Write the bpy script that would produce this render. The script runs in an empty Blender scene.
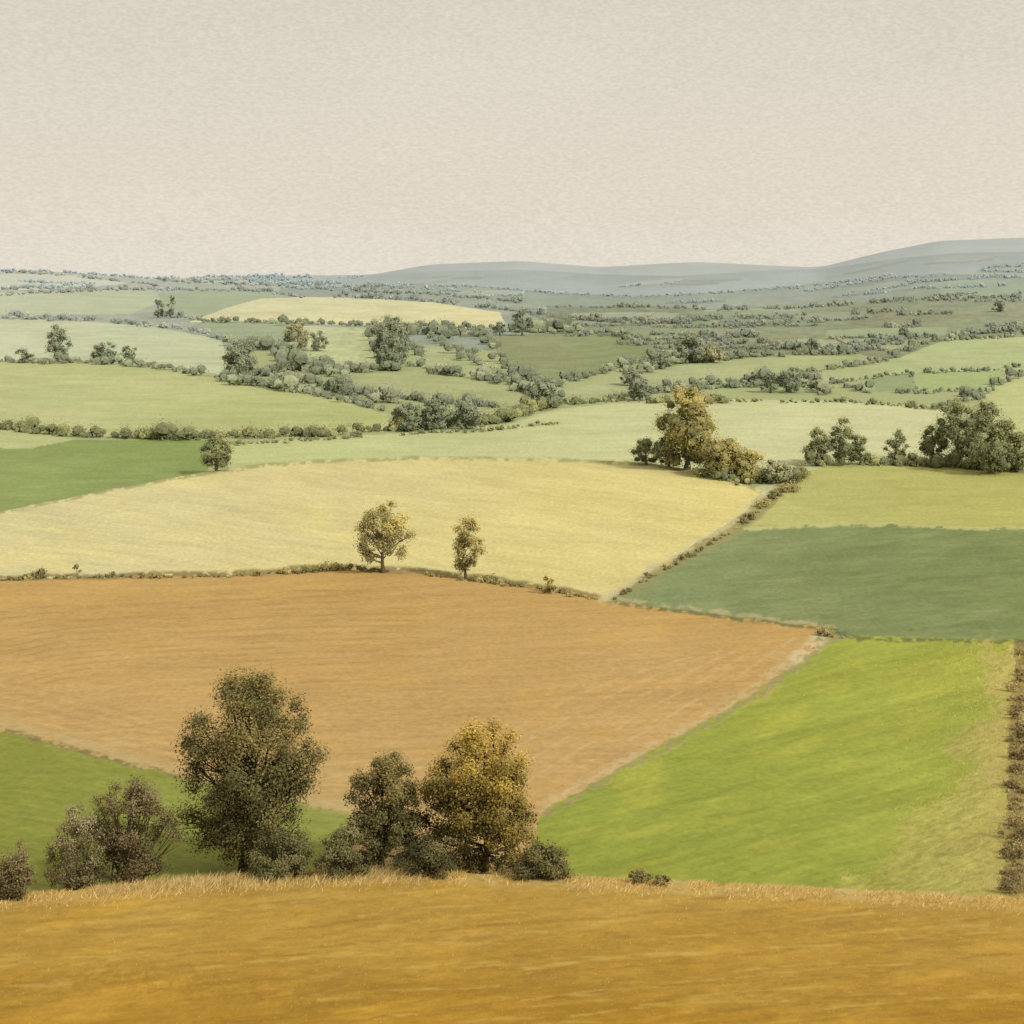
import bpy, math, numpy as np
from mathutils import Vector
rng = np.random.default_rng(7)

F = 1400.0        # focal length in 1/1024ths of the frame width
EYE = 290.0       # eye level
CAMZ = 60.0       # eye height above the valley datum
KL = np.array([1.20, 1.13, 1.00])   # warm irradiance factor used to turn seen colour into base colour

def lin(c):
    c = np.asarray(c, float) / 255.0
    return np.where(c <= 0.04045, c / 12.92, ((c + 0.055) / 1.055) ** 2.4)
def desat(c, k=.95):
    l = (c * np.array([.3, .6, .1])).sum(-1, keepdims=True)
    return l + (c - l) * k

# ---------------------------------------------------------------- noise
_tab = np.random.default_rng(3).random((256, 256))
def vnoise(x, y, seed=0):
    x = np.asarray(x, float) + seed * 17.31; y = np.asarray(y, float) + seed * 9.73
    xi = np.floor(x).astype(np.int64); yi = np.floor(y).astype(np.int64)
    fx = x - xi; fy = y - yi
    fx = fx * fx * (3 - 2 * fx); fy = fy * fy * (3 - 2 * fy)
    a = _tab[xi & 255, yi & 255]; b = _tab[(xi + 1) & 255, yi & 255]
    c = _tab[xi & 255, (yi + 1) & 255]; d = _tab[(xi + 1) & 255, (yi + 1) & 255]
    return (a * (1 - fx) + b * fx) * (1 - fy) + (c * (1 - fx) + d * fx) * fy
def fbm(x, y, seed=0, o=3):
    s = 0; a = 1.0; t = 0
    for i in range(o):
        s = s + a * vnoise(x * 2 ** i, y * 2 ** i, seed + i * 5); t += a; a *= 0.55
    return s / t

# ---------------------------------------------------------------- terrain
tab_r = [ 200, 270, 280, 290, 310, 340, 380, 430, 490, 570, 640, 750, 875, 1024, 1200, 1600, 2600, 6000]
tab_d = [9000,5000,3300,2200,1400, 900, 650, 450, 340, 260, 190, 125,  82,   45,   34,   22,   12,    4]
_rr = np.arange(200, 6001, 1.0)
_ll = np.interp(_rr, tab_r, np.log(tab_d))
def gsm(a, s):
    n = int(s * 3); k = np.exp(-0.5 * (np.arange(-n, n + 1) / s) ** 2); k /= k.sum()
    p = np.concatenate([2 * a[0] - a[n:0:-1], a, 2 * a[-1] - a[-2:-n - 2:-1]])
    return np.convolve(p, k, 'valid')
_ll = gsm(_ll, 14)
_ll = np.minimum.accumulate(_ll)
_lr = _ll[::-1] + np.arange(len(_ll)) * 1e-9
def row_of_ln(l): return np.interp(l, _lr, _rr[::-1])
def ln_of_row(r): return np.interp(r, _rr, _ll)
L5 = math.log(5000.); R5 = float(row_of_ln(L5))

PXG = np.arange(-900, 1925, 1.0)
def curve(pts, s=10):
    p = np.array(pts, float)
    return gsm(np.interp(PXG, p[:, 0], p[:, 1]), s)
SKY = curve([(-400,272),(0,267),(60,268),(150,273),(240,272),(370,270),(430,261),(520,258),(600,264),(700,260),(820,263),(880,249),(940,238),(1024,235),(1300,246)], 8)
R2 = [(E, 0) for E in ()] ; RIDGE2 = [(360,276),(440,271),(520,270),(600,274),(680,276),(760,271),(830,268),(900,258),(960,253),(1024,252)]
RIDGE3 = [(300,288),(400,283),(480,286),(560,293),(640,296),(720,292),(800,285),(870,277),(950,273),(1024,277)]
crests = [  # (line, drop, width) each a rounded brow with a shallow hollow behind it
 (curve([(-300,919),(0,897),(100,889),(180,881),(300,874),(430,872),(560,878),(700,884),(850,892),(1024,900),(1300,912)]), 13, .06),
 (curve([(-300,590),(0,581),(100,579),(230,577),(330,569),(420,574),(500,583),(560,593),(600,600),(700,614),(820,629),(860,639),(1024,641),(1300,645)]), 9, .05),
 (curve([(-300,560),(0,511),(90,493),(200,472),(300,461),(420,457),(560,459),(650,463),(720,476),(760,491),(800,510),(850,523),(1024,528),(1300,535)]), 6, .05),
 (curve([(-300,420),(0,427),(100,436),(250,436),(385,428),(500,424),(560,409),(660,401),(840,402),(940,408),(1024,412),(1300,420)]), 5, .06),
 (curve([(-300,355),(0,362),(60,362),(150,367),(260,383),(340,400),(400,414),(520,402),(600,392),(720,380),(860,372),(1024,366)]), 4, .06),
 (curve([(-300,312),(0,316),(60,320),(150,326),(230,340),(360,345),(480,342),(560,336),(700,350),(850,356),(950,338),(1024,335)]), 3, .07),
 (curve([(-300,292),(0,296),(150,289),(260,298),(330,297),(430,302),(500,311),(620,306),(800,310),(1024,300)]), 3, .10),
 (curve([(0,284),(200,285)] + RIDGE3), 3.5, .10),
 (curve([(0,276),(240,280)] + RIDGE2), 4, .12),
]
def gi(arr, px): return np.interp(px, PXG, arr)
def terrain_row(px, l):
    r0 = row_of_ln(l)
    sky = gi(SKY, px)
    r = np.where(r0 < 340, 340 - (340 - r0) * (340 - sky) / (340 - R5), r0)
    for cv, A, w in crests:
        rc = gi(cv, px)
        rcb = np.where(rc < 340, 340 - (340 - rc) * (340 - R5) / (340 - sky), rc)
        x = (l - ln_of_row(rcb)) / w
        xs = np.maximum(x, 0)
        r = r + A * xs * np.exp(1 - xs) - 0.2 * A * np.exp(-((x + 1.4) / 1.2) ** 2)
    und = (fbm(px / 190.0 + 4, l * 3.1, 11, 2) - .5) * 5.0
    r = r + und * np.clip((l - 4.9) * 2, 0, 1) * np.clip((7.2 - l) , 0, 1)
    return r
def terrain(px, d):
    l = np.log(d); lc = np.minimum(l, L5)
    r = terrain_row(px, lc)
    z = CAMZ - (r - EYE) * np.exp(lc) / F
    z = z - np.maximum(d - 5000, 0) * 0.03
    x = (px - 512) / F * d
    return x, d + 0 * x, z

rows = np.concatenate([np.arange(6000, 1500, -150), np.arange(1500, 1040, -8), np.arange(1040, 400, -0.95), np.arange(400, R5, -0.45)])
DL = ln_of_row(rows)
DL = np.unique(np.concatenate([DL, [L5, math.log(5400), math.log(7000), math.log(12000)]]))
cols = np.concatenate([np.arange(-800, -60, 12.0), np.arange(-60, 1084, 1.2), np.arange(1084, 1824, 12.0)])
PXm, Lm = np.meshgrid(cols, DL, indexing='ij')
X, Y, Z = terrain(PXm, np.exp(Lm))
ROW = EYE + (CAMZ - Z) * F / Y
ROWM = np.minimum.accumulate(ROW, axis=1)
nc, nr = PXm.shape
def hit(px, row):
    i = int(np.argmin(np.abs(cols - px)))
    j = int(np.searchsorted(-ROWM[i], -row)); j = min(max(j, 0), nr - 5)
    d = math.exp(DL[j])
    x, y, z = terrain(np.array([px], float), np.array([d]))
    return float(x[0]), d, float(z[0])

# ---------------------------------------------------------------- the fields
P = PXm.ravel(); R = ROWM.ravel(); Lf = Lm.ravel()
wob = np.clip((R - 240) / 200, .35, 2.0)
Pw = P + (fbm(P / 14, R / 9, 21) - .5) * 5 * wob
Rw = R + (fbm(P / 17, R / 11, 31) - .5) * 2.8 * wob
Rs = R + (fbm(P / 60, R / 30, 32, 2) - .5) * 3
N = len(P)
COL = np.zeros((N, 3)); COL[:] = lin((150, 158, 130)); COL[R > 350] = lin((166, 172, 118)); COL[R > 470] = lin((158, 150, 96))
FID = np.zeros(N, int)
def inpoly(px, py, poly):
    inside = np.zeros(len(px), bool); n = len(poly); j = n - 1
    for i in range(n):
        xi, yi = poly[i]; xj, yj = poly[j]
        if yi != yj:
            c = ((yi > py) != (yj > py)) & (px < (xj - xi) * (py - yi) / (yj - yi) + xi)
            inside ^= c
        j = i
    return inside
def field(poly, c1, c2=None, axis='x', fid=0, amp=.10, sx=40, sy=3, slope=0.0, seed=1, patch=None, soft=0, warp=6, below=None):
    p = np.array(poly, float)
    PP, RR = (Pw, Rw) if not soft else (P + (fbm(P / 30, R / 20, seed + 7) - .5) * 2 * soft + rng.normal(0, soft * .25, N), R + (fbm(P / 30, R / 20, seed + 8) - .5) * soft)
    m = np.where((PP > p[:,0].min()) & (PP < p[:,0].max()) & (RR > p[:,1].min()) & (RR < p[:,1].max()))[0]
    m = m[inpoly(PP[m], RR[m], poly)]
    if not len(m): return
    a = lin(c1); b = lin(c2 if c2 else c1)
    pp = P[m]; rr = R[m]
    if below is not None: t = np.clip((rr - gi(below[0], pp)) / below[1], 0, 1) ** .7
    elif axis == 'x': t = (pp - max(p[:,0].min(), 0)) / (min(p[:,0].max(), 1024) - max(p[:,0].min(), 0))
    else: t = (rr - p[:,1].min()) / (min(p[:,1].max(), 1024) - p[:,1].min())
    t = np.clip(t + (fbm(pp / 90, rr / 30, seed + 3) - .5) * .5, 0, 1)[:, None]
    c = a * (1 - t) + b * t
    r2 = rr + slope * pp + (fbm(pp / 110, rr / 60, seed + 13, 2) - .5) * warp
    st = (fbm(pp / sx, r2 / sy, seed, 3) - .5) * 2
    st2 = (fbm(pp / (sx * .45), r2 / (sy * .42), seed + 17, 2) - .5) * 2
    fine = (vnoise(pp / 3.0, rr / 1.3, seed + 9) - .5) * 2
    big = (fbm(pp / 120, r2 / 28, seed + 5, 3) - .5) * 2
    k = 1 + amp * 1.1 * st + amp * 1.0 * st2 + amp * .5 * fine + amp * .9 * big
    c = c * k[:, None]
    if patch is not None:
        q = np.clip((fbm(pp / 70, r2 / 16, seed + 40, 4) - .52) * 5, 0, 1)[:, None]
        c = c * (1 - q * .55) + lin(patch) * k[:, None] * q * .55
    COL[m] = c; FID[m] = fid
def stroke(pts, w, c, a=.8, seed=2, brk=.35, straight=False):
    p = np.array(pts, float)
    if straight:   # furrows: smooth curve through the points
        tt = np.linspace(0, len(p) - 1, 25); p = np.stack([np.interp(tt, range(len(p)), p[:,0]), gsm(np.interp(tt, range(len(p)), p[:,1]), 2)], 1)
    m = np.where((P > p[:,0].min() - w*2) & (P < p[:,0].max() + w*2) & (R > p[:,1].min() - w*2) & (R < p[:,1].max() + w*2))[0]
    pm = np.stack([P[m], Rs[m]], 1) if straight else np.stack([Pw[m], Rw[m]], 1); best = np.full(len(m), 1e9)
    for i in range(len(p) - 1):
        A = p[i]; D = p[i+1] - A; t = np.clip(((pm - A) @ D) / (D @ D), 0, 1)
        best = np.minimum(best, np.linalg.norm(pm - A - t[:, None] * D, axis=1))
    nz = fbm(P[m] / (22 if straight else 6), R[m] / 3, seed)
    k = np.clip(1.6 - best / w, 0, 1) * np.clip((nz - brk) * 5, 0, 1) * a
    COL[m] = COL[m] * (1 - k[:, None]) + lin(c) * k[:, None]

E0, E1 = -900, 1925
# distance : three ridges with haze and valley mist painted in, then the low wooded country
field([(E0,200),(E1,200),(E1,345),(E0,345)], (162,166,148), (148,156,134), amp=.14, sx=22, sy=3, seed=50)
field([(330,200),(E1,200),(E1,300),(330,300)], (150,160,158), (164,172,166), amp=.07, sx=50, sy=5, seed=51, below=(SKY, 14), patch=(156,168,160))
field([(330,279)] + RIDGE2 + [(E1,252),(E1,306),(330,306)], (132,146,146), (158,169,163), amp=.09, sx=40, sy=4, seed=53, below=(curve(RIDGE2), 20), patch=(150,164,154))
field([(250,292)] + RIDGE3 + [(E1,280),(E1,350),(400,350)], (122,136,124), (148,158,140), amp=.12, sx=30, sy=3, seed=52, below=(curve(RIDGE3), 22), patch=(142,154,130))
field([(520,308),(600,306),(680,308),(800,306),(900,300),(1024,296),(E1,296),(E1,350),(850,358),(700,348),(560,332)], (122,130,104), (140,146,112), amp=.18, sx=20, sy=3, seed=52, soft=6, patch=(136,132,100))
# far patchwork of small enclosures, haze painted bluer with distance
rf = np.random.default_rng(5); FARH = []
def base_shift(x): return float(gi(SKY, x)) - 264
for k in range(52):
    x0 = rf.uniform(400, 1030); t = .12 + .88 * rf.random() ** .8
    y0 = 268 + 74 * t; y0 += base_shift(x0) * (1 - t) ; hgt = 2.0 + 7.5 * t; wd = rf.uniform(35, 80) + 50 * t
    if x0 < 530 and y0 > 294: continue
    sk = rf.uniform(-14, 14); sl_ = rf.uniform(-.05, .03) + (base_shift(min(x0 + wd, 1024)) - base_shift(x0)) / wd * (1 - t)
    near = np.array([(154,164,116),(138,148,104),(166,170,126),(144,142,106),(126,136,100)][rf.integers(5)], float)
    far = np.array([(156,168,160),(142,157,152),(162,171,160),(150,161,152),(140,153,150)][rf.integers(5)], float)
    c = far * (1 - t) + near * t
    poly = [(x0, y0), (x0 + wd * .5, y0 + sl_ * wd * .5 - 1), (x0 + wd, y0 + sl_ * wd), (x0 + wd + sk, y0 + sl_ * wd + hgt), (x0 + wd * .5 + sk, y0 + sl_ * wd * .5 + hgt + .8), (x0 + sk, y0 + hgt)]
    field(poly, tuple(c), amp=.08, sx=25, sy=2, seed=100 + k)
    stroke([(x0 + sk, y0 + hgt + .4), (x0 + wd * .5 + sk, y0 + sl_ * wd * .5 + hgt + 1), (x0 + wd + sk, y0 + sl_ * wd + hgt + .4)], .9, tuple(c * .84), .8, seed=k, brk=.2)
    if t > .2: FARH.append((t, [(x0 + sk, y0 + hgt), (x0 + wd * .5 + sk, y0 + sl_ * wd * .5 + hgt + .8), (x0 + wd + sk, y0 + sl_ * wd + hgt)]))
field([(930,282),(1000,278),(E1,278),(E1,298),(950,298)], (144,158,132), amp=.1, seed=54)
field([(170,276),(260,279),(330,282),(250,285),(180,282)], (176,178,156), amp=.1, seed=90)
field([(E0,272),(60,274),(130,283),(60,290),(E0,288)], (202,202,172), amp=.08, seed=55)
field([(E0,296),(60,292),(150,289),(165,300),(130,314),(E0,318)], (190,194,156), (178,185,142), amp=.08, seed=56)
field([(158,293),(200,289),(260,291),(290,297),(240,306),(200,318),(165,314)], (152,165,126), amp=.08, seed=57)
field([(190,322),(225,308),(262,298),(330,297),(430,302),(500,312),(506,325),(470,329),(380,326),(290,323),(240,324)], (212,206,156), (222,212,150), amp=.10, seed=58)
field([(200,320),(285,323),(290,338),(260,348),(215,342)], (150,162,126), amp=.10, seed=59)
field([(300,326),(378,328),(376,366),(330,368),(296,356)], (190,193,142), (178,183,130), amp=.18, sx=12, seed=60)
field([(420,346),(452,344),(490,368),(500,380),(430,372)], (166,173,122), amp=.12, seed=61)
field([(487,338),(530,333),(600,334),(650,342),(655,352),(610,372),(545,384),(512,372)], (138,142,102), (132,141,96), amp=.12, seed=62)
field([(350,374),(400,368),(480,380),(522,391),(505,407),(440,402),(360,392)], (164,170,116), amp=.10, seed=63)
field([(E0,310),(0,316),(60,320),(150,326),(222,340),(232,376),(150,364),(90,361),(E0,352)], (198,202,162), (190,196,152), amp=.09, sx=50, seed=64)
field([(560,392),(640,372),(720,359),(860,354),(880,358),(800,366),(760,380),(680,386),(600,402)], (174,178,128), (168,174,118), amp=.09, seed=65)
field([(800,376),(890,362),(950,338),(1024,335),(E1,335),(E1,366),(1000,370),(900,374),(800,388)], (176,184,128), amp=.09, seed=66)
field([(915,374),(1000,370),(996,388),(920,392)], (166,179,116), amp=.08, seed=67)
field([(868,378),(912,373),(918,392),(878,392)], (144,155,110), amp=.08, seed=68)
field([(980,394),(1024,376),(E1,376),(E1,440),(1010,438),(985,420)], (192,194,130), amp=.08, seed=69)
field([(E0,362),(60,362),(150,367),(260,383),(340,400),(388,415),(390,430),(300,436),(240,437),(100,437),(E0,424)], (184,186,126), (173,178,110), amp=.10, sx=55, seed=70, patch=(192,189,132))
field([(E0,426),(40,430),(75,440),(30,448),(E0,458)], (186,188,126), amp=.08, seed=71)
field([(E0,460),(30,448),(70,440),(200,440),(262,443),(245,470),(150,482),(60,502),(0,514),(E0,560)], (138,152,88), (132,149,80), amp=.10, sx=50, seed=72, fid=3)
field([(225,445),(400,433),(500,425),(560,408),(660,400),(700,399),(840,401),(945,408),(960,470),(800,500),(700,485),(640,466),(500,460),(300,466),(205,474)], (184,189,124), (208,205,150), amp=.09, sx=70, seed=73, fid=0)
# wheat field
field([(E0,560),(0,511),(90,493),(200,472),(300,461),(420,457),(560,459),(650,463),(720,476),(762,491),(745,512),(700,540),(610,600),(595,604),(E0,604)], (213,199,142), (221,202,120), amp=.09, sx=60, sy=3.5, slope=-.12, seed=74, fid=2, patch=(230,212,132))
field([(738,532),(775,505),(800,476),(830,463),(880,461),(950,465),(1024,474),(E1,480),(E1,540),(1024,530),(850,524)], (184,182,106), (180,175,92), amp=.09, sx=50, seed=75)
field([(600,606),(660,572),(738,530),(850,523),(1024,529),(E1,535),(E1,652),(1024,642),(850,638),(700,614)], (127,139,92), (122,134,80), amp=.13, sx=45, sy=4, slope=.08, seed=76, fid=3, patch=(138,146,94))
# ploughed field
field([(E0,594),(0,580),(100,578),(230,576),(330,568),(420,573),(500,582),(560,592),(600,599),(700,613),(822,627),(815,650),(760,688),(700,724),(550,812),(550,890),(0,890),(E0,800)], (194,151,85), (202,163,102), axis='y', amp=.10, sx=80, sy=3.2, slope=.05, seed=77, fid=1, patch=(203,156,82), warp=5)
# left pasture and right meadow
field([(E0,700),(0,731),(50,742),(110,760),(180,776),(300,802),(350,812),(352,880),(200,905),(E0,960)], (132,136,52), (142,147,66), amp=.13, sx=40, sy=4, slope=-.15, seed=78, fid=4)
field([(520,895),(540,812),(620,768),(700,722),(765,685),(822,650),(850,636),(1024,640),(E1,645),(E1,960),(530,940)], (141,152,54), (160,165,60), amp=.13, sx=60, sy=6, slope=.25, seed=79, fid=4, patch=(176,172,62))
field([(945,790),(985,700),(1010,642),(E1,645),(E1,930),(830,905),(900,850)], (170,166,70), (184,168,88), amp=.22, sx=14, sy=3, slope=.4, seed=80, fid=4, soft=34)
field([(1014,640),(E1,640),(E1,905),(1000,902),(1006,800)], (146,122,74), amp=.3, sx=8, sy=4, seed=81)
# foreground stubble
cA = [(-900,929),(-300,919),(0,895),(100,887),(180,879),(300,872),(430,870),(560,876),(700,882),(850,890),(1024,898),(1925,915)]
field(cA + [(E1,6100),(E0,6100)], (194,152,66), (180,130,32), axis='y', amp=.13, sx=80, sy=7, slope=.12, seed=82, fid=5, patch=(206,153,44))
# headlands, verges, furrows, tracks
for k in range(13):
    y0 = 598 + k * 6
    stroke([(-20,y0+16+k*1.5),(60,y0+7),(150,y0),(280+k*8,y0-8),(420,y0-8)], 1.0, (160,120,68), .34, seed=k, brk=.36, straight=True)
for k in range(9):
    stroke([(-10,678+k*5),(70,694+k*5),(180,728+k*4),(320,768+k*3)], 1.3, (212,176,118) if k % 2 else (176,134,82), .36, seed=20+k, brk=.38, straight=True)
for k in range(12):
    stroke([(818-k*12,634+k*2),(765-k*15,678),(690-k*17,722),(550-k*15,800+k)], 1.2, (214,184,132) if k % 2 == 0 else (182,142,90), .4, seed=40+k, brk=.4, straight=True)
stroke([(0,724),(60,740),(110,754),(180,771),(300,798),(350,808)], 6, (194,166,108), .8, brk=.25)
stroke([(0,729),(60,745),(110,759),(180,776),(300,802)], 2.5, (116,104,62), .8)
stroke([(825,632),(812,652),(760,688),(700,724),(600,778),(545,808)], 7, (210,184,130), .6, brk=.4)
stroke([(815,655),(760,692),(700,728),(620,772),(545,814)], 3, (146,130,80), .7)
stroke([(820,638),(796,660)], 5, (220,198,150), .7, brk=.36)
stroke([(0,578),(100,576),(230,574),(330,566),(420,571),(500,580),(560,590),(600,597)], 2.5, (120,96,58), .8, brk=.2)
stroke([(610,600),(660,570),(740,528),(770,500),(800,470)], 5, (152,142,92), .9, brk=.2)
stroke([(600,600),(650,570),(730,524),(762,496)], 3.5, (214,198,148), .6, brk=.3)
stroke([(617,603),(700,614),(820,629),(860,639),(1024,642)], 1.8, (92,98,60), .8, brk=.3)
stroke([(620,599),(700,609),(815,625)], 1.8, (196,178,128), .6, brk=.3)
stroke([(745,529),(850,524),(1024,529)], 1.6, (196,190,120), .8, brk=.3)
stroke([(0,512),(90,494),(200,473),(300,462),(420,458),(560,460),(650,464),(720,477),(760,491)], 1.8, (150,150,92), .8, brk=.35)
stroke([(985,646),(1000,700),(995,780),(1000,860),(990,895)], 9, (192,170,96), .75, brk=.42)
stroke([(560,880),(700,885),(850,893),(1000,899)], 3, (206,188,120), .8, brk=.3)
stroke([(0,900),(100,892),(180,884),(300,877),(430,875),(560,881),(700,888),(850,896),(1024,903)], 6, (210,176,104), .7, brk=.3)
stroke([(0,990),(120,975),(330,1000)], 14, (152,108,34), .35, brk=.4)
stroke([(500,960),(700,930),(1000,925)], 12, (172,126,38), .35, brk=.4)
stroke([(700,1000),(850,985),(1024,960)], 14, (204,154,58), .35, brk=.4)
for k in range(90):
    q = np.random.default_rng(k); a = q.uniform(-60, 950); b = q.uniform(900, 1030); L = q.uniform(60, 240)
    stroke([(a,b),(a+L*.5,b-L*.06),(a+L,b-L*.08)], q.uniform(.8,1.8), (218,176,82) if k % 2 else (156,112,38), .45, seed=k+60, brk=.4, straight=True)
# distance haze painted into the far ground colours
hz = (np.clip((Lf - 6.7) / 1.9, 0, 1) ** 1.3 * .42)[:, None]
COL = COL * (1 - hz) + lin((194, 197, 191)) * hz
def tone(c): return np.power(np.maximum(c, 1e-4), np.array([.86, .87, .95])) * np.array([.985, .985, .97])
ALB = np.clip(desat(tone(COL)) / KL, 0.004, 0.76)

# ---------------------------------------------------------------- materials
def mat_ground():
    m = bpy.data.materials.new("field_surface"); m.use_nodes = True
    nt = m.node_tree; b = nt.nodes['Principled BSDF']
    b.inputs['Roughness'].default_value = .95; b.inputs['Specular IOR Level'].default_value = .05
    a = nt.nodes.new('ShaderNodeAttribute'); a.attribute_name = 'Col'
    tc = nt.nodes.new('ShaderNodeTexCoord')
    mp = nt.nodes.new('ShaderNodeMapping'); mp.inputs['Scale'].default_value = (.9, .6, 1); mp.inputs['Rotation'].default_value = (0, 0, .25)
    n = nt.nodes.new('ShaderNodeTexNoise'); n.inputs['Scale'].default_value = 1.4; n.inputs['Detail'].default_value = 6; n.inputs['Roughness'].default_value = .72
    nt.links.new(tc.outputs['Object'], mp.inputs[0]); nt.links.new(mp.outputs[0], n.inputs['Vector'])
    mr = nt.nodes.new('ShaderNodeMapRange'); mr.inputs['From Min'].default_value = .25; mr.inputs['From Max'].default_value = .75
    mr.inputs['To Min'].default_value = .82; mr.inputs['To Max'].default_value = 1.18
    nt.links.new(n.outputs['Fac'], mr.inputs['Value'])
    v = nt.nodes.new('ShaderNodeVectorMath'); v.operation = 'SCALE'
    nt.links.new(a.outputs['Color'], v.inputs[0]); nt.links.new(mr.outputs[0], v.inputs['Scale'])
    nt.links.new(v.outputs[0], b.inputs['Base Color'])
    bp = nt.nodes.new('ShaderNodeBump'); bp.inputs['Strength'].default_value = .35; bp.inputs['Distance'].default_value = .15
    nt.links.new(n.outputs['Fac'], bp.inputs['Height']); nt.links.new(bp.outputs[0], b.inputs['Normal'])
    return m
def mat_leaf():
    m = bpy.data.materials.new("foliage_and_bark"); m.use_nodes = True
    nt = m.node_tree; b = nt.nodes['Principled BSDF']
    b.inputs['Roughness'].default_value = .9; b.inputs['Specular IOR Level'].default_value = .06
    a = nt.nodes.new('ShaderNodeAttribute'); a.attribute_name = 'Col'
    nt.links.new(a.outputs['Color'], b.inputs['Base Color'])
    return m
MG = mat_ground(); ML = mat_leaf()

def make_mesh(name, V, Q, C, mat, smooth=False):
    me = bpy.data.meshes.new(name)
    me.vertices.add(len(V)); me.vertices.foreach_set('co', np.ascontiguousarray(V, dtype=np.float32).ravel())
    me.loops.add(Q.size); me.loops.foreach_set('vertex_index', Q.astype(np.int32).ravel())
    me.polygons.add(len(Q)); me.polygons.foreach_set('loop_start', np.arange(0, Q.size, Q.shape[1], dtype=np.int32))
    if smooth: me.polygons.foreach_set('use_smooth', np.ones(len(Q), bool))
    me.update(calc_edges=True)
    ca = me.color_attributes.new('Col', 'FLOAT_COLOR', 'POINT')
    ca.data.foreach_set('color', np.concatenate([C, np.ones((len(C), 1))], 1).astype(np.float32).ravel())
    me.materials.append(mat)
    ob = bpy.data.objects.new(name, me); bpy.context.scene.collection.objects.link(ob)
    return ob

idx = np.arange(nc * nr).reshape(nc, nr)
Q = np.stack([idx[:-1, :-1], idx[1:, :-1], idx[1:, 1:], idx[:-1, 1:]], -1).reshape(-1, 4)
V = np.stack([X.ravel(), Y.ravel(), Z.ravel()], 1)
fq = FID[Q[:, 0]]
names = {0: 'ground', 1: 'ploughed_field', 2: 'wheat_field', 3: 'grass_field', 4: 'meadow', 5: 'stubble_field'}
for k, nm in names.items():
    q = Q[fq == k]
    if not len(q): continue
    u, inv = np.unique(q.ravel(), return_inverse=True)
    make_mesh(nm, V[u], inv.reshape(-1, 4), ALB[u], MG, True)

# ---------------------------------------------------------------- foliage
def unit(v): return v / (np.linalg.norm(v, axis=1, keepdims=True) + 1e-9)
def leaves(cen, rad, n, size, colr, jit=.25, flat=.85, sig=.5, crown=None):
    """cen (M,3) clumps, rad (M,), n total leaves, size (M,), colr (M,3)"""
    w = rad ** 2 / (size ** 2); w /= w.sum()
    k = rng.choice(len(cen), n, p=w)
    off = rng.normal(size=(n, 3)) * sig
    rr = np.linalg.norm(off, axis=1); lim = np.minimum(rr, 1.45); off *= (lim / rr)[:, None]; rr = lim
    dirv = unit(off)
    off = off * rad[k][:, None]; off[:, 2] *= flat
    p = cen[k] + off
    out = dirv * .7
    if crown is not None: out = out + unit(p - crown) * .6
    nrm = unit(out + rng.normal(size=(n, 3)) * .45 + np.array([0, 0, .45]))
    t = unit(np.cross(nrm, rng.normal(size=(n, 3)))); b = np.cross(nrm, t)
    s = size[k] * rng.uniform(.6, 1.3, n)
    a = (s * .5)[:, None] * t; c = (s * rng.uniform(.28, .5, n))[:, None] * b
    V = np.stack([p - a, p - c * .9 + a * .1, p + a, p + c * .9 - a * .1], 1).reshape(-1, 3)
    Q = np.arange(n * 4).reshape(n, 4)
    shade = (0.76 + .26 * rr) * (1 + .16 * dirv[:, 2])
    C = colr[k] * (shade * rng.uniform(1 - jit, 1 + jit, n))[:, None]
    C = C * (1 + rng.normal(size=(n, 3)) * .04)
    return V, Q, np.repeat(np.clip(C, .003, .8), 4, axis=0)
# rounded 26-vertex core used inside dense distant bushes
_g = [(a, b, c) for a in (-1,0,1) for b in (-1,0,1) for c in (-1,0,1) if (a, b, c) != (0,0,0)]
_gi = {v: i for i, v in enumerate(_g)}; _sq = []
for ax in range(3):
    for sg in (-1, 1):
        o = [i for i in range(3) if i != ax]
        for i in (-1, 0):
            for j in (-1, 0):
                q = []
                for (di, dj) in ((0,0),(1,0),(1,1),(0,1)):
                    v = [0,0,0]; v[ax] = sg; v[o[0]] = i + di; v[o[1]] = j + dj; q.append(_gi[tuple(v)])
                _sq.append(q)
_sv = unit(np.array(_g, float)); _sq = np.array(_sq)
def cores(cen, rad, colr, k=.78, flat=.85):
    M = len(cen)
    r = rad[:, None, None] * k * rng.uniform(.75, 1.15, (M, 26, 1))
    v = cen[:, None] + _sv[None] * r * np.array([1, 1, flat])
    q = _sq[None] + np.arange(M)[:, None, None] * 26
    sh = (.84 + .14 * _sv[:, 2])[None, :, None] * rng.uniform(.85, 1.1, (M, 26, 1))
    return v.reshape(-1, 3), q.reshape(-1, 4), np.clip((colr[:, None] * sh).reshape(-1, 3), .003, .8)
def tube(pts, rad, sides=6):
    pts = np.asarray(pts, float); m = len(pts)
    tan = unit(np.gradient(pts, axis=0))
    ref = np.array([0.3, 1, .1]); A = unit(np.cross(tan, ref)); B = np.cross(tan, A)
    th = np.linspace(0, 2 * np.pi, sides, endpoint=False)
    ring = pts[:, None] + (A[:, None] * np.cos(th)[None, :, None] + B[:, None] * np.sin(th)[None, :, None]) * np.asarray(rad)[:, None, None]
    V = ring.reshape(-1, 3)
    i = np.arange(m - 1)[:, None] * sides; j = np.arange(sides)[None]; j2 = (j + 1) % sides
    Qs = np.stack([i + j, i + j2, i + sides + j2, i + sides + j], -1).reshape(-1, 4)
    return V, Qs
class Acc:
    def __init__(s): s.V = []; s.Q = []; s.C = []; s.n = 0
    def add(s, V, Q, C):
        s.V.append(V); s.Q.append(Q + s.n); s.C.append(C); s.n += len(V)
    def build(s, name):
        return make_mesh(name, np.concatenate(s.V), np.concatenate(s.Q), np.concatenate(s.C), ML)
TK = 2.0
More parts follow.
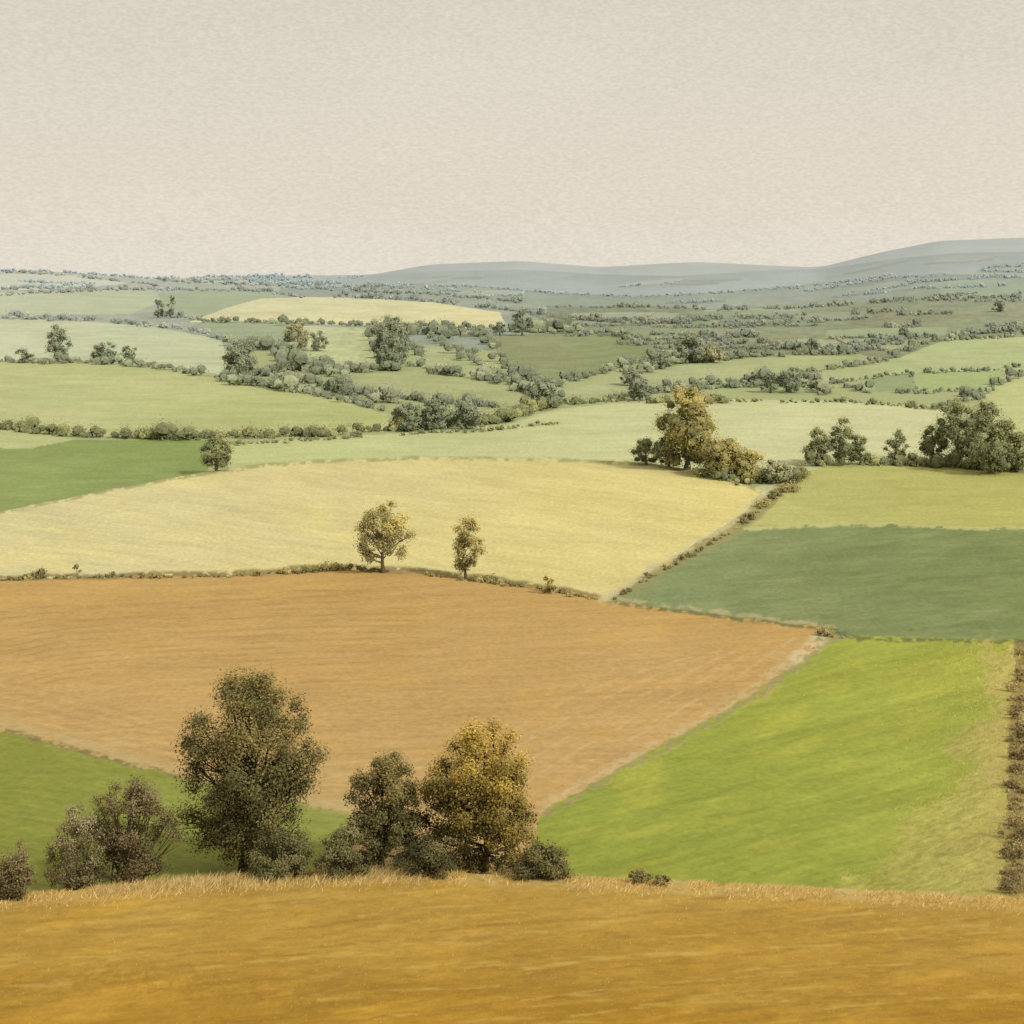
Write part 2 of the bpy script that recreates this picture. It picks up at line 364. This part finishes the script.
def pal(*cs, t=TK): return [desat(lin(c), .95) * t / KL for c in cs]
OLIVE = pal((70,65,35), (90,83,44), (122,106,54))
GOLD = pal((78,70,32), (118,100,40), (170,140,54))
BROWN = pal((88,78,46), (108,94,60), (130,114,78), t=1.65)
MIDG = pal((106,100,58), (140,128,72), (182,160,82))
MIDO = pal((98,100,66), (116,116,74), (142,137,86))
FARG = pal((126,126,92), (150,144,100), (172,162,108), t=1.85)  # far foliage tones, distance haze mixed into the colour
FARO = pal((114,118,90), (128,131,100), (148,149,112), t=1.7)  # far olive foliage, also paled by painted haze

def tree(name, px, row, wpx, hpx, P3, nleaf, leafpx=2.6, ncl=40, lo=.16, toplit=.4, nbr=18, seed=0, clump=(.09,.17), bushy=False, bark=(62,52,40), lean=0.0, trunkw=.035, sig=.5, core=0, bottom=.45, wid=.42):
    x0, y0, z0 = hit(px, row); s = y0 / F; W = wpx * s; H = hpx * s
    r = np.random.default_rng(seed * 13 + 5)
    acc = Acc(); cen = []; rad = []
    ph = r.uniform(0, 6.28, 3)
    tries = 0
    while len(cen) < ncl and tries < 9000:
        tries += 1
        h = r.uniform(.0, 1.0); th = r.uniform(0, 2 * np.pi)
        if h < wid: pr = bottom + (1 - bottom) * math.sin(h / wid * math.pi / 2)
        else: pr = math.sqrt(max(0, 1 - ((h - wid) / (1.04 - wid)) ** 2.2))
        rh = W / 2 * pr * (1 + .10 * math.sin(2 * th + ph[0] + h * 5) + .10 * math.sin(3 * th + ph[1] - h * 8))
        q = r.random() ** .42
        if r.random() > (rh / (W / 2)) ** 1.2 + .12: continue
        cr_ = W * r.uniform(*clump) * (1.15 - .35 * q)
        rq = max(0, rh - cr_ * .6) * q
        c = np.array([math.cos(th) * rq + lean * h * W, math.sin(th) * rq, H * (lo + (1 - lo) * h) - cr_ * .7 * h + cr_ * .5 * (1 - h)])
        if all(np.linalg.norm(c - o) > W * .065 for o in cen): cen.append(c); rad.append(cr_)
    cen = np.array(cen); rad = np.array(rad); M = len(cen)
    hh = cen[:, 2] / H
    g = np.clip(r.random(M) * .6 + (hh - .5) * toplit * 1.8 + cen[:, 0] / W * .4, 0, 1)[:, None]  # random tone plus sunlight painted on top and sunward clumps
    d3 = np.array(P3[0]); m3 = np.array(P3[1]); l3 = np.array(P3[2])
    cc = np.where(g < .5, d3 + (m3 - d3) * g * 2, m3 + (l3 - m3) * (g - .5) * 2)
    base = np.array([x0, y0, z0])
    crown = base + np.array([0, 0, H * .45])
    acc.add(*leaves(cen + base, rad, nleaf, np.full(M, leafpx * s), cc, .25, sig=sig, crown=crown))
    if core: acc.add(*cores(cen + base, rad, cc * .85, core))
    bk = lin(bark) / KL * 1.3
    def addtube(p, rr_, sd=6):
        V_, Q_ = tube(p, rr_, sd); acc.add(V_, Q_, np.tile(bk, (len(V_), 1)) * r.uniform(.85, 1.15, (len(V_), 1)))
    if not bushy:
        tp = np.linspace(0, 1, 9)
        wx = np.cumsum(r.normal(0, .012, 9)) * W; wy = np.cumsum(r.normal(0, .012, 9)) * W
        trunk = np.stack([wx + lean * tp * W * .7, wy, tp * H * .8], 1); trunk[0, 2] = -.4
        rt = W * trunkw * (1 - tp * .85); rt[0] *= 1.6
        addtube(trunk + base, rt, 8)
    for k in r.choice(M, min(nbr, M), replace=False):
        c = cen[k]
        if bushy:
            st = np.array([r.normal(0, W * .06), r.normal(0, W * .06), -.1]); r0 = W * .012
        else:
            tq = np.clip((c[2] / H * .55) / .8, .16, .8)
            st = np.array([np.interp(tq, tp, trunk[:, 0]), np.interp(tq, tp, trunk[:, 1]), tq * .8 * H]); r0 = W * trunkw * .5 * (1 - tq * .6)
        t = np.linspace(0, 1, 6)[:, None]
        bow = np.array([0, 0, -1]) * (t * (1 - t)) * H * .05 + r.normal(0, W * .012, (6, 3)) * (t * (1 - t) * 4)
        p = st + (c - st) * t + bow
        addtube(p + base, r0 * (1 - t[:, 0] * .8), 5)
        for _ in range(3):
            e = c + unit(r.normal(size=(1, 3)))[0] * rad[k] * 1.1; m0 = p[3]
            addtube(np.array([m0, (m0 + e) / 2 + r.normal(0, .03 * W, 3) * .5, e]) + base, np.array([r0 * .35, r0 * .25, r0 * .08]), 4)
    return acc.build(name)

# the trees below the stubble brow
tree('oak_tree', 248, 872, 160, 200, OLIVE, 66000, 2.3, 125, lo=.09, toplit=.25, nbr=48, seed=1, clump=(.07,.125), wid=.42, bottom=.66)
tree('ash_tree', 384, 870, 90, 120, OLIVE, 28000, 2.2, 74, lo=.04, toplit=.4, nbr=26, seed=22, clump=(.08,.14), wid=.42, bottom=.7)
tree('maple_tree', 480, 872, 126, 150, GOLD, 48000, 2.3, 100, lo=.03, toplit=.55, nbr=32, seed=3, clump=(.075,.13), wid=.45, bottom=.75)
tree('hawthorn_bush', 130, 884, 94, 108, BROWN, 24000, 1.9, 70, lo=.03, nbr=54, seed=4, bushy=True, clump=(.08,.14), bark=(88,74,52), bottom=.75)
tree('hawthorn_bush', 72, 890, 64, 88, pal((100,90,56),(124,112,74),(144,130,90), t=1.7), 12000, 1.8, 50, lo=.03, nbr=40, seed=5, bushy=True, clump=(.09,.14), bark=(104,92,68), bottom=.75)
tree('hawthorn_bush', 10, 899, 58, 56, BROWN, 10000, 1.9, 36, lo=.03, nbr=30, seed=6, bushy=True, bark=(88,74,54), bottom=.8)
ELD = pal((84,80,46),(104,98,58),(126,116,72), t=1.6)
tree('elder_bush', 281, 878, 74, 44, ELD, 10000, 1.9, 38, lo=.0, nbr=20, seed=7, bushy=True, bottom=.9, clump=(.08,.15), wid=.25)
tree('elder_bush', 345, 876, 68, 58, ELD, 12000, 1.9, 42, lo=.0, nbr=24, seed=8, bushy=True, bottom=.9, clump=(.08,.14), wid=.3)
tree('elder_bush', 432, 876, 76, 40, pal((62,58,34),(80,74,42),(100,90,52)), 10000, 2.0, 38, lo=.0, nbr=14, seed=9, bushy=True, bottom=.9, clump=(.08,.15), wid=.2)
tree('elder_bush', 541, 878, 74, 34, pal((70,66,38),(92,84,48),(114,102,58)), 10000, 2.0, 40, lo=.0, nbr=14, seed=10, bushy=True, bottom=.95, clump=(.07,.13), wid=.1)
tree('bramble_bush', 640, 884, 28, 13, pal((88,76,44),(108,94,54),(132,114,68)), 1300, 1.8, 14, lo=.0, nbr=4, seed=11, bushy=True, bottom=.9)
tree('bramble_bush', 662, 886, 22, 11, pal((88,76,44),(108,94,54),(132,114,68)), 900, 1.8, 12, lo=.0, nbr=4, seed=12, bushy=True, bottom=.9)
# hedgerow trees on the ploughed field brow
tree('birch_tree', 384, 573, 60, 74, MIDG, 9500, 1.8, 46, lo=.12, toplit=.4, nbr=18, seed=13, clump=(.09,.15), bark=(98,84,62), bottom=.55)
tree('birch_tree', 466, 579, 42, 66, MIDG, 6000, 1.8, 36, lo=.12, toplit=.4, nbr=16, seed=14, clump=(.10,.16), bark=(98,84,62), bottom=.55)
tree('hawthorn_bush', 549, 594, 19, 20, MIDG, 1200, 1.6, 14, lo=.0, nbr=5, seed=15, bushy=True, core=.6, bottom=.8)
tree('hawthorn_bush', 77, 578, 10, 16, MIDO, 500, 1.6, 8, lo=.2, nbr=4, seed=16, core=.6)
# valley trees
T = [(217,471,33,43,MIDO),(687,470,68,86,MIDG),(646,465,32,28,MIDO),(722,478,54,42,MIDG),(744,484,46,38,MIDG),(668,468,30,36,MIDO),(778,484,34,26,FARG),
     (817,466,30,38,MIDO),(844,465,32,48,MIDO),(860,465,22,32,MIDO),(896,463,26,34,MIDO),(934,463,34,42,MIDO),(960,466,50,70,MIDO),(992,474,48,78,MIDO),(1018,472,34,46,MIDO),
     (58,360,27,36,FARO),(240,380,38,44,FARO),(104,362,28,22,FARO),(129,362,18,18,FARO),(158,318,14,19,FARO),(171,318,11,24,FARO),(24,363,18,15,FARO),
     (390,369,42,56,FARO),(297,349,32,32,FARG),(318,351,20,22,FARO),(466,429,36,36,FARO),(436,431,36,36,FARO),(408,431,32,30,FARO),(540,409,40,32,FARO),
     (690,363,34,30,FARO),(712,363,26,22,FARG),(660,369,24,18,FARO),(630,386,24,18,FARO),(790,393,28,28,FARO),(770,393,22,22,FARO),(640,401,26,24,FARO),(522,336,24,28,FARO),(340,396,22,20,FARO),
     (500,336,16,16,FARO),(1000,312,16,12,FARO),(905,338,16,12,FARO),(812,352,20,15,FARO)]
for i, (a, b, w, h, p) in enumerate(T):
    n = int(600 + w * h * 2.6)
    tree('valley_tree' if b > 440 else 'distant_tree', a, b, w, h, p, n, 1.7 if h > 35 else 1.4, max(18, int(w * 1.1)), lo=.04, toplit=.3, nbr=8, seed=30 + i, clump=(.13,.19), bark=(100,96,78), trunkw=.04, core=.6, bottom=.78, wid=.42)

# ---------------------------------------------------------------- hedges and distant woods
def hedge(name, lines, P3=FARO, h=7, step=4, seed=0, nl=34, leaf=1.7, var=.5, core=.7, gap=.3):
    r = np.random.default_rng(seed + 99); cen = []; rad = []; size = []; col = []
    for hh, pts in lines:
        p = np.array(pts, float)
        for i in range(len(p) - 1):
            L = np.linalg.norm(p[i+1] - p[i]); n = max(1, int(L / step))
            for k in range(n):
                q = p[i] + (p[i+1] - p[i]) * (k + r.random()) / n
                if fbm(q[0] / 15., q[1] / 8., seed, 2) < gap: continue
                q = q + r.normal(0, .5, 2)
                x, y, z = hit(q[0], q[1] + .6); s = y / F
                sz = hh * np.clip(1 + r.normal(0, var), .35, 1.9) * .5
                g = r.random()
                c = P3[0] + (P3[1] - P3[0]) * g * 1.2 if g < .8 else P3[2]
                for _ in range(2):
                    rs = sz * s * r.uniform(.55, 1.0)
                    cen.append((x + r.normal(0, sz * .6) * s, y + r.normal(0, .6) * s, z + rs * r.uniform(.3, 1.1))); rad.append(rs); size.append(leaf * s); col.append(c * r.uniform(.9, 1.1))
    cen = np.array(cen); rad = np.array(rad); size = np.array(size); col = np.array(col)
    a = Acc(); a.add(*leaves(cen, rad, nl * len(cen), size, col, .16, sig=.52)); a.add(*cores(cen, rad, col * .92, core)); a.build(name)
hedge('hedgerow', [
    (4, [(0,580),(60,578),(140,578),(200,577),(260,575),(300,572),(340,569)]), (6, [(340,570),(420,574)]), (6, [(470,579),(520,586)]), (8, [(280,574),(350,569)]), (7,[(18,578),(50,578)]), (7,[(140,578),(165,578)]),
    (5, [(400,572),(490,583),(560,593),(600,600)]), (8, [(486,583),(506,585)]),
    (5, [(612,600),(640,584),(680,562),(740,527)]), (8, [(740,527),(765,505),(790,488),(805,474)]),
    (4, [(830,632),(812,650)]), (8, [(826,634),(842,640)])], pal((96,90,54),(120,110,64),(144,130,76)), step=4, seed=1, nl=34, leaf=1.6)
hedge('hedgerow', [
    (9, [(0,428),(40,434),(90,437),(160,438),(230,437),(300,436),(370,431)]), (14, [(0,428),(50,434)]), (13, [(130,439),(200,440)]), (12, [(235,438),(330,436)]),
    (14, [(380,431),(440,427),(500,423),(540,411)]), (5, [(235,445),(300,441),(380,436),(480,431),(560,424)]),
    (18, [(395,431),(500,422)]), (15, [(500,419),(556,405)]),
    (7, [(560,404),(640,400)]), (4, [(700,402),(840,402)]), (6, [(840,402),(940,409)]), (9, [(640,402),(720,404)]),
    (14, [(700,476),(740,482)]), (19, [(735,484),(790,480)]), (12, [(800,467),(830,465)]), (12, [(865,465),(925,465)]), (15, [(930,466),(1022,472)]), (6, [(860,462),(1022,471)])], MIDO, step=4, seed=2, nl=44, leaf=1.5, var=.45, gap=.24)
hedge('distant_woodland', [
    (9, [(0,361),(40,363),(90,362),(150,367),(220,378),(270,387)]), (10, [(270,386),(330,398),(385,412)]), (14, [(225,381),(300,393)]), (16,[(300,381),(350,393)]), (13,[(240,372),(290,380)]),
    (14, [(270,372),(300,370),(340,376)]), (14, [(280,352),(300,365),(345,372),(400,370)]), (13, [(230,346),(290,351)]), (8, [(200,322),(290,323),(380,326),(470,330),(510,326)]),
    (12, [(290,325),(296,352)]), (16, [(376,330),(384,366)]), (16, [(396,345),(402,368)]), (13, [(405,330),(440,342),(470,356),(492,378),(520,388)]), (12, [(430,372),(500,382)]),
    (10, [(400,352),(420,348),(425,372)]), (12, [(384,335),(430,334),(480,336)]),
    (14, [(345,375),(350,395),(400,404)]), (12, [(355,392),(430,402),(500,407)]), (16, [(520,391),(560,401)]), (12, [(470,332),(486,340),(512,374),(540,386),(560,388)]),
    (12, [(500,331),(560,331)]), (10, [(530,332),(600,334),(650,341)]), (12, [(545,386),(600,374),(640,362),(680,356)]), (9, [(620,372),(700,360),(780,355),(860,353)]),
    (11, [(600,402),(680,388),(750,381),(800,388)]), (13, [(640,373),(680,363),(730,359)]), (13, [(750,383),(800,381),(830,395)]), (9, [(640,394),(720,388),(770,386)]), (8, [(800,374),(880,362),(930,342),(1022,336)]), (6, [(800,388),(900,374),(1000,370),(1022,366)]),
    (6, [(862,392),(920,393),(990,390)]), (8, [(912,374),(918,392)]), (10, [(960,400),(1000,384),(1022,374)]), (10, [(930,410),(985,397)]), (11, [(830,381),(866,393)])], FARO, step=3.8, seed=3, nl=40, leaf=1.3, var=.4, gap=.26)
FAR2 = pal((130,134,120), (140,143,126), (154,155,136), t=1.75); FAR2D = pal((118,124,104), (131,134,110), (148,145,116), t=1.75); FAR3 = pal((138,150,146), (146,156,150), (156,164,156), t=1.85)  # furthest woods, palettes greyed and blued as painted haze
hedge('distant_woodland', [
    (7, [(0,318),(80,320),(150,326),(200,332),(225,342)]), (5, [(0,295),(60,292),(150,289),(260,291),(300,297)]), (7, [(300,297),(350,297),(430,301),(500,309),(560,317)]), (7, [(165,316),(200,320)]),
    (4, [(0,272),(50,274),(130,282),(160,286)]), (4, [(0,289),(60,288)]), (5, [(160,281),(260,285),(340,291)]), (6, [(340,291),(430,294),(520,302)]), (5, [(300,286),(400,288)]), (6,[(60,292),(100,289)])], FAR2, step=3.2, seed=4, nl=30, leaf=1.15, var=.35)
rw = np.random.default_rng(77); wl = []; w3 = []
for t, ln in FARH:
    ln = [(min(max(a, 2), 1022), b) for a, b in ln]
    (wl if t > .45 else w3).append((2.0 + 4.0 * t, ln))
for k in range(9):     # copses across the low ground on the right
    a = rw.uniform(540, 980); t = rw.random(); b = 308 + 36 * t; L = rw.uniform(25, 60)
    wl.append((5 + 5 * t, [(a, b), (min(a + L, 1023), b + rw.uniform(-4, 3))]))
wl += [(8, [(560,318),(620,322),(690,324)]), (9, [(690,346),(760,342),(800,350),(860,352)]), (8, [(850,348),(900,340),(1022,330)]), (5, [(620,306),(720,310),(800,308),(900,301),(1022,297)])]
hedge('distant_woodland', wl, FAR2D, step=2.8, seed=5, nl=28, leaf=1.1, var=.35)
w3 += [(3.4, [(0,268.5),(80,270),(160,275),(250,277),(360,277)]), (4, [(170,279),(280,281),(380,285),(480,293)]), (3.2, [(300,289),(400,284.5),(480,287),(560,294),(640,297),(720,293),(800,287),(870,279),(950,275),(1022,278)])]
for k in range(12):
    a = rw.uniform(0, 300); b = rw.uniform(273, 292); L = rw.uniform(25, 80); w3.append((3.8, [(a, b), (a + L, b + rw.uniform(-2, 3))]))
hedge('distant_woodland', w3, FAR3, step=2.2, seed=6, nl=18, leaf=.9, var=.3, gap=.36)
# rough hedge bank beside the meadow on the right
hedge('hedge_bank', [(10, [(1020,650),(1021,720),(1019,800),(1014,870),(1010,896)]), (7, [(1013,690),(1012,800),(1004,893)]), (7, [(1022,700),(1018,896)])], pal((104,90,54),(128,110,66),(150,132,82), t=1.8), step=4.5, seed=7, nl=60, leaf=1.7, core=.4, var=.6)

# ---------------------------------------------------------------- grasses on the stubble and verges
def grass(name, px, ld, hpx, cols_, seed):
    n = len(px); r = np.random.default_rng(seed)
    d = np.exp(ld); x, y, z = terrain(px, d); s = d / F
    h = hpx * s * r.uniform(.4, 1.3, n); w = s * r.uniform(.25, .55, n)
    th = r.uniform(0, np.pi, n); dx = np.cos(th) * w; dy = np.sin(th) * w
    lx = r.normal(.6, .6, n) * h; ly = r.normal(0, .3, n) * h
    b = np.stack([x, y, z - .02], 1); V_ = np.zeros((n, 4, 3))
    V_[:, 0] = b + np.stack([-dx, -dy, 0 * dx], 1); V_[:, 1] = b + np.stack([dx, dy, 0 * dx], 1)
    V_[:, 2] = b + np.stack([lx + dx * .2, ly, h], 1); V_[:, 3] = b + np.stack([lx - dx * .2, ly, h], 1)
    c = np.array([desat(lin(q)) / KL * 1.5 for q in cols_]); k = r.integers(0, len(c), n)
    C = np.repeat(c[k] * r.uniform(.88, 1.12, (n, 1)), 4, axis=0)
    make_mesh(name, V_.reshape(-1, 3), np.arange(n * 4).reshape(n, 4), C, ML)
ca = crests[0][0]; rg = np.random.default_rng(12)
px = rg.uniform(-40, 1064, 20000); px = px[fbm(px / 25, px * 0, 3, 3) + rg.normal(0, .08, len(px)) > .45]
grass('dry_grass', px, ln_of_row(gi(ca, px) + 4) - np.abs(rg.normal(0, .03, len(px))) + .02, 3.6, [(206,174,98),(192,158,80),(180,148,74),(216,188,118)], 1)
px = rg.uniform(90, 420, 6000)
grass('dry_grass', px, ln_of_row(gi(ca, px) + 5) + rg.normal(0, .02, len(px)), 7, [(194,166,100),(178,150,84),(204,180,118)], 4)
px = rg.uniform(-40, 1064, 16000)
grass('stubble_grass', px, rg.uniform(ln_of_row(1040), ln_of_row(885), len(px)), 1.6, [(196,154,64),(188,142,50),(202,160,72)], 2)
px = 1030 - np.abs(rg.normal(0, 60, 8000))
grass('meadow_grass', px, rg.uniform(ln_of_row(892), ln_of_row(645), len(px)), 2.0, [(174,168,72),(190,178,92),(160,158,64)], 3)

# ---------------------------------------------------------------- camera, sun, sky
cam = bpy.data.cameras.new('camera'); co = bpy.data.objects.new('camera', cam)
bpy.context.scene.collection.objects.link(co)
co.location = (0, 0, CAMZ); co.rotation_euler = (math.radians(90), 0, 0)
cam.sensor_width = 36; cam.lens = F / 1024 * 36; cam.shift_y = -(512 - EYE) / 1024
cam.clip_start = .5; cam.clip_end = 40000
bpy.context.scene.camera = co

sv = Vector((.62, -.50, .66)).normalized()
sl = bpy.data.lights.new('sun', 'SUN'); sl.energy = 2.6; sl.angle = math.radians(5); sl.color = (1, .95, .87)
so = bpy.data.objects.new('sun', sl); so.rotation_euler = sv.to_track_quat('Z', 'Y').to_euler(); so.location = (0, 0, 200)
bpy.context.scene.collection.objects.link(so)

w = bpy.data.worlds.new('World'); bpy.context.scene.world = w; w.use_nodes = True
nt = w.node_tree; bg = nt.nodes['Background']; bg.inputs['Strength'].default_value = .1
sky = nt.nodes.new('ShaderNodeTexSky'); sky.sky_type = 'NISHITA'; sky.sun_disc = False
sky.sun_elevation = math.asin(sv.z); sky.sun_rotation = math.atan2(sv.x, sv.y); sky.dust_density = 4; sky.air_density = 1.2
tc = nt.nodes.new('ShaderNodeTexCoord')
# high thin overcast
sx = nt.nodes.new('ShaderNodeSeparateXYZ'); nt.links.new(tc.outputs['Generated'], sx.inputs[0])
cr = nt.nodes.new('ShaderNodeValToRGB'); e = cr.color_ramp.elements
def sc(c): return tuple(lin(c)) + (1,)
e[0].position = 0.0; e[0].color = sc((234,226,212)); e[1].position = 1; e[1].color = sc((212,204,192))
x = cr.color_ramp.elements.new(.07); x.color = sc((230,220,203)); x = cr.color_ramp.elements.new(.2); x.color = sc((222,213,197))
nt.links.new(sx.outputs['Z'], cr.inputs[0])
def noise(scale, mscale, lo, hi, det=4, ro=.6):
    mp = nt.nodes.new('ShaderNodeMapping'); mp.inputs['Scale'].default_value = mscale
    n = nt.nodes.new('ShaderNodeTexNoise'); n.inputs['Scale'].default_value = scale; n.inputs['Detail'].default_value = det; n.inputs['Roughness'].default_value = ro
    nt.links.new(tc.outputs['Generated'], mp.inputs[0]); nt.links.new(mp.outputs[0], n.inputs['Vector'])
    m = nt.nodes.new('ShaderNodeMapRange'); m.inputs['From Min'].default_value = .3; m.inputs['From Max'].default_value = .7
    m.inputs['To Min'].default_value = lo; m.inputs['To Max'].default_value = hi; nt.links.new(n.outputs['Fac'], m.inputs['Value'])
    return m.outputs[0]
n1 = noise(3.5, (1, 1, 2.5), .97, 1.03, 3); n2 = noise(270, (1, 1, 2.4), .94, 1.06, 1, .6)
mu = nt.nodes.new('ShaderNodeMath'); mu.operation = 'MULTIPLY'; nt.links.new(n1, mu.inputs[0]); nt.links.new(n2, mu.inputs[1])
m10 = nt.nodes.new('ShaderNodeMath'); m10.operation = 'MULTIPLY'; m10.inputs[1].default_value = 10.0; nt.links.new(mu.outputs[0], m10.inputs[0])
vs = nt.nodes.new('ShaderNodeVectorMath'); vs.operation = 'SCALE'; nt.links.new(cr.outputs[0], vs.inputs[0]); nt.links.new(m10.outputs[0], vs.inputs['Scale'])
mx = nt.nodes.new('ShaderNodeMix'); mx.data_type = 'RGBA'; mx.inputs[0].default_value = .93
nt.links.new(sky.outputs[0], mx.inputs[6]); nt.links.new(vs.outputs[0], mx.inputs[7]); nt.links.new(mx.outputs[2], bg.inputs['Color'])

sc_ = bpy.context.scene
sc_.view_settings.view_transform = 'Standard'; sc_.view_settings.look = 'None'; sc_.view_settings.exposure = 0
print('verts', nc * nr)
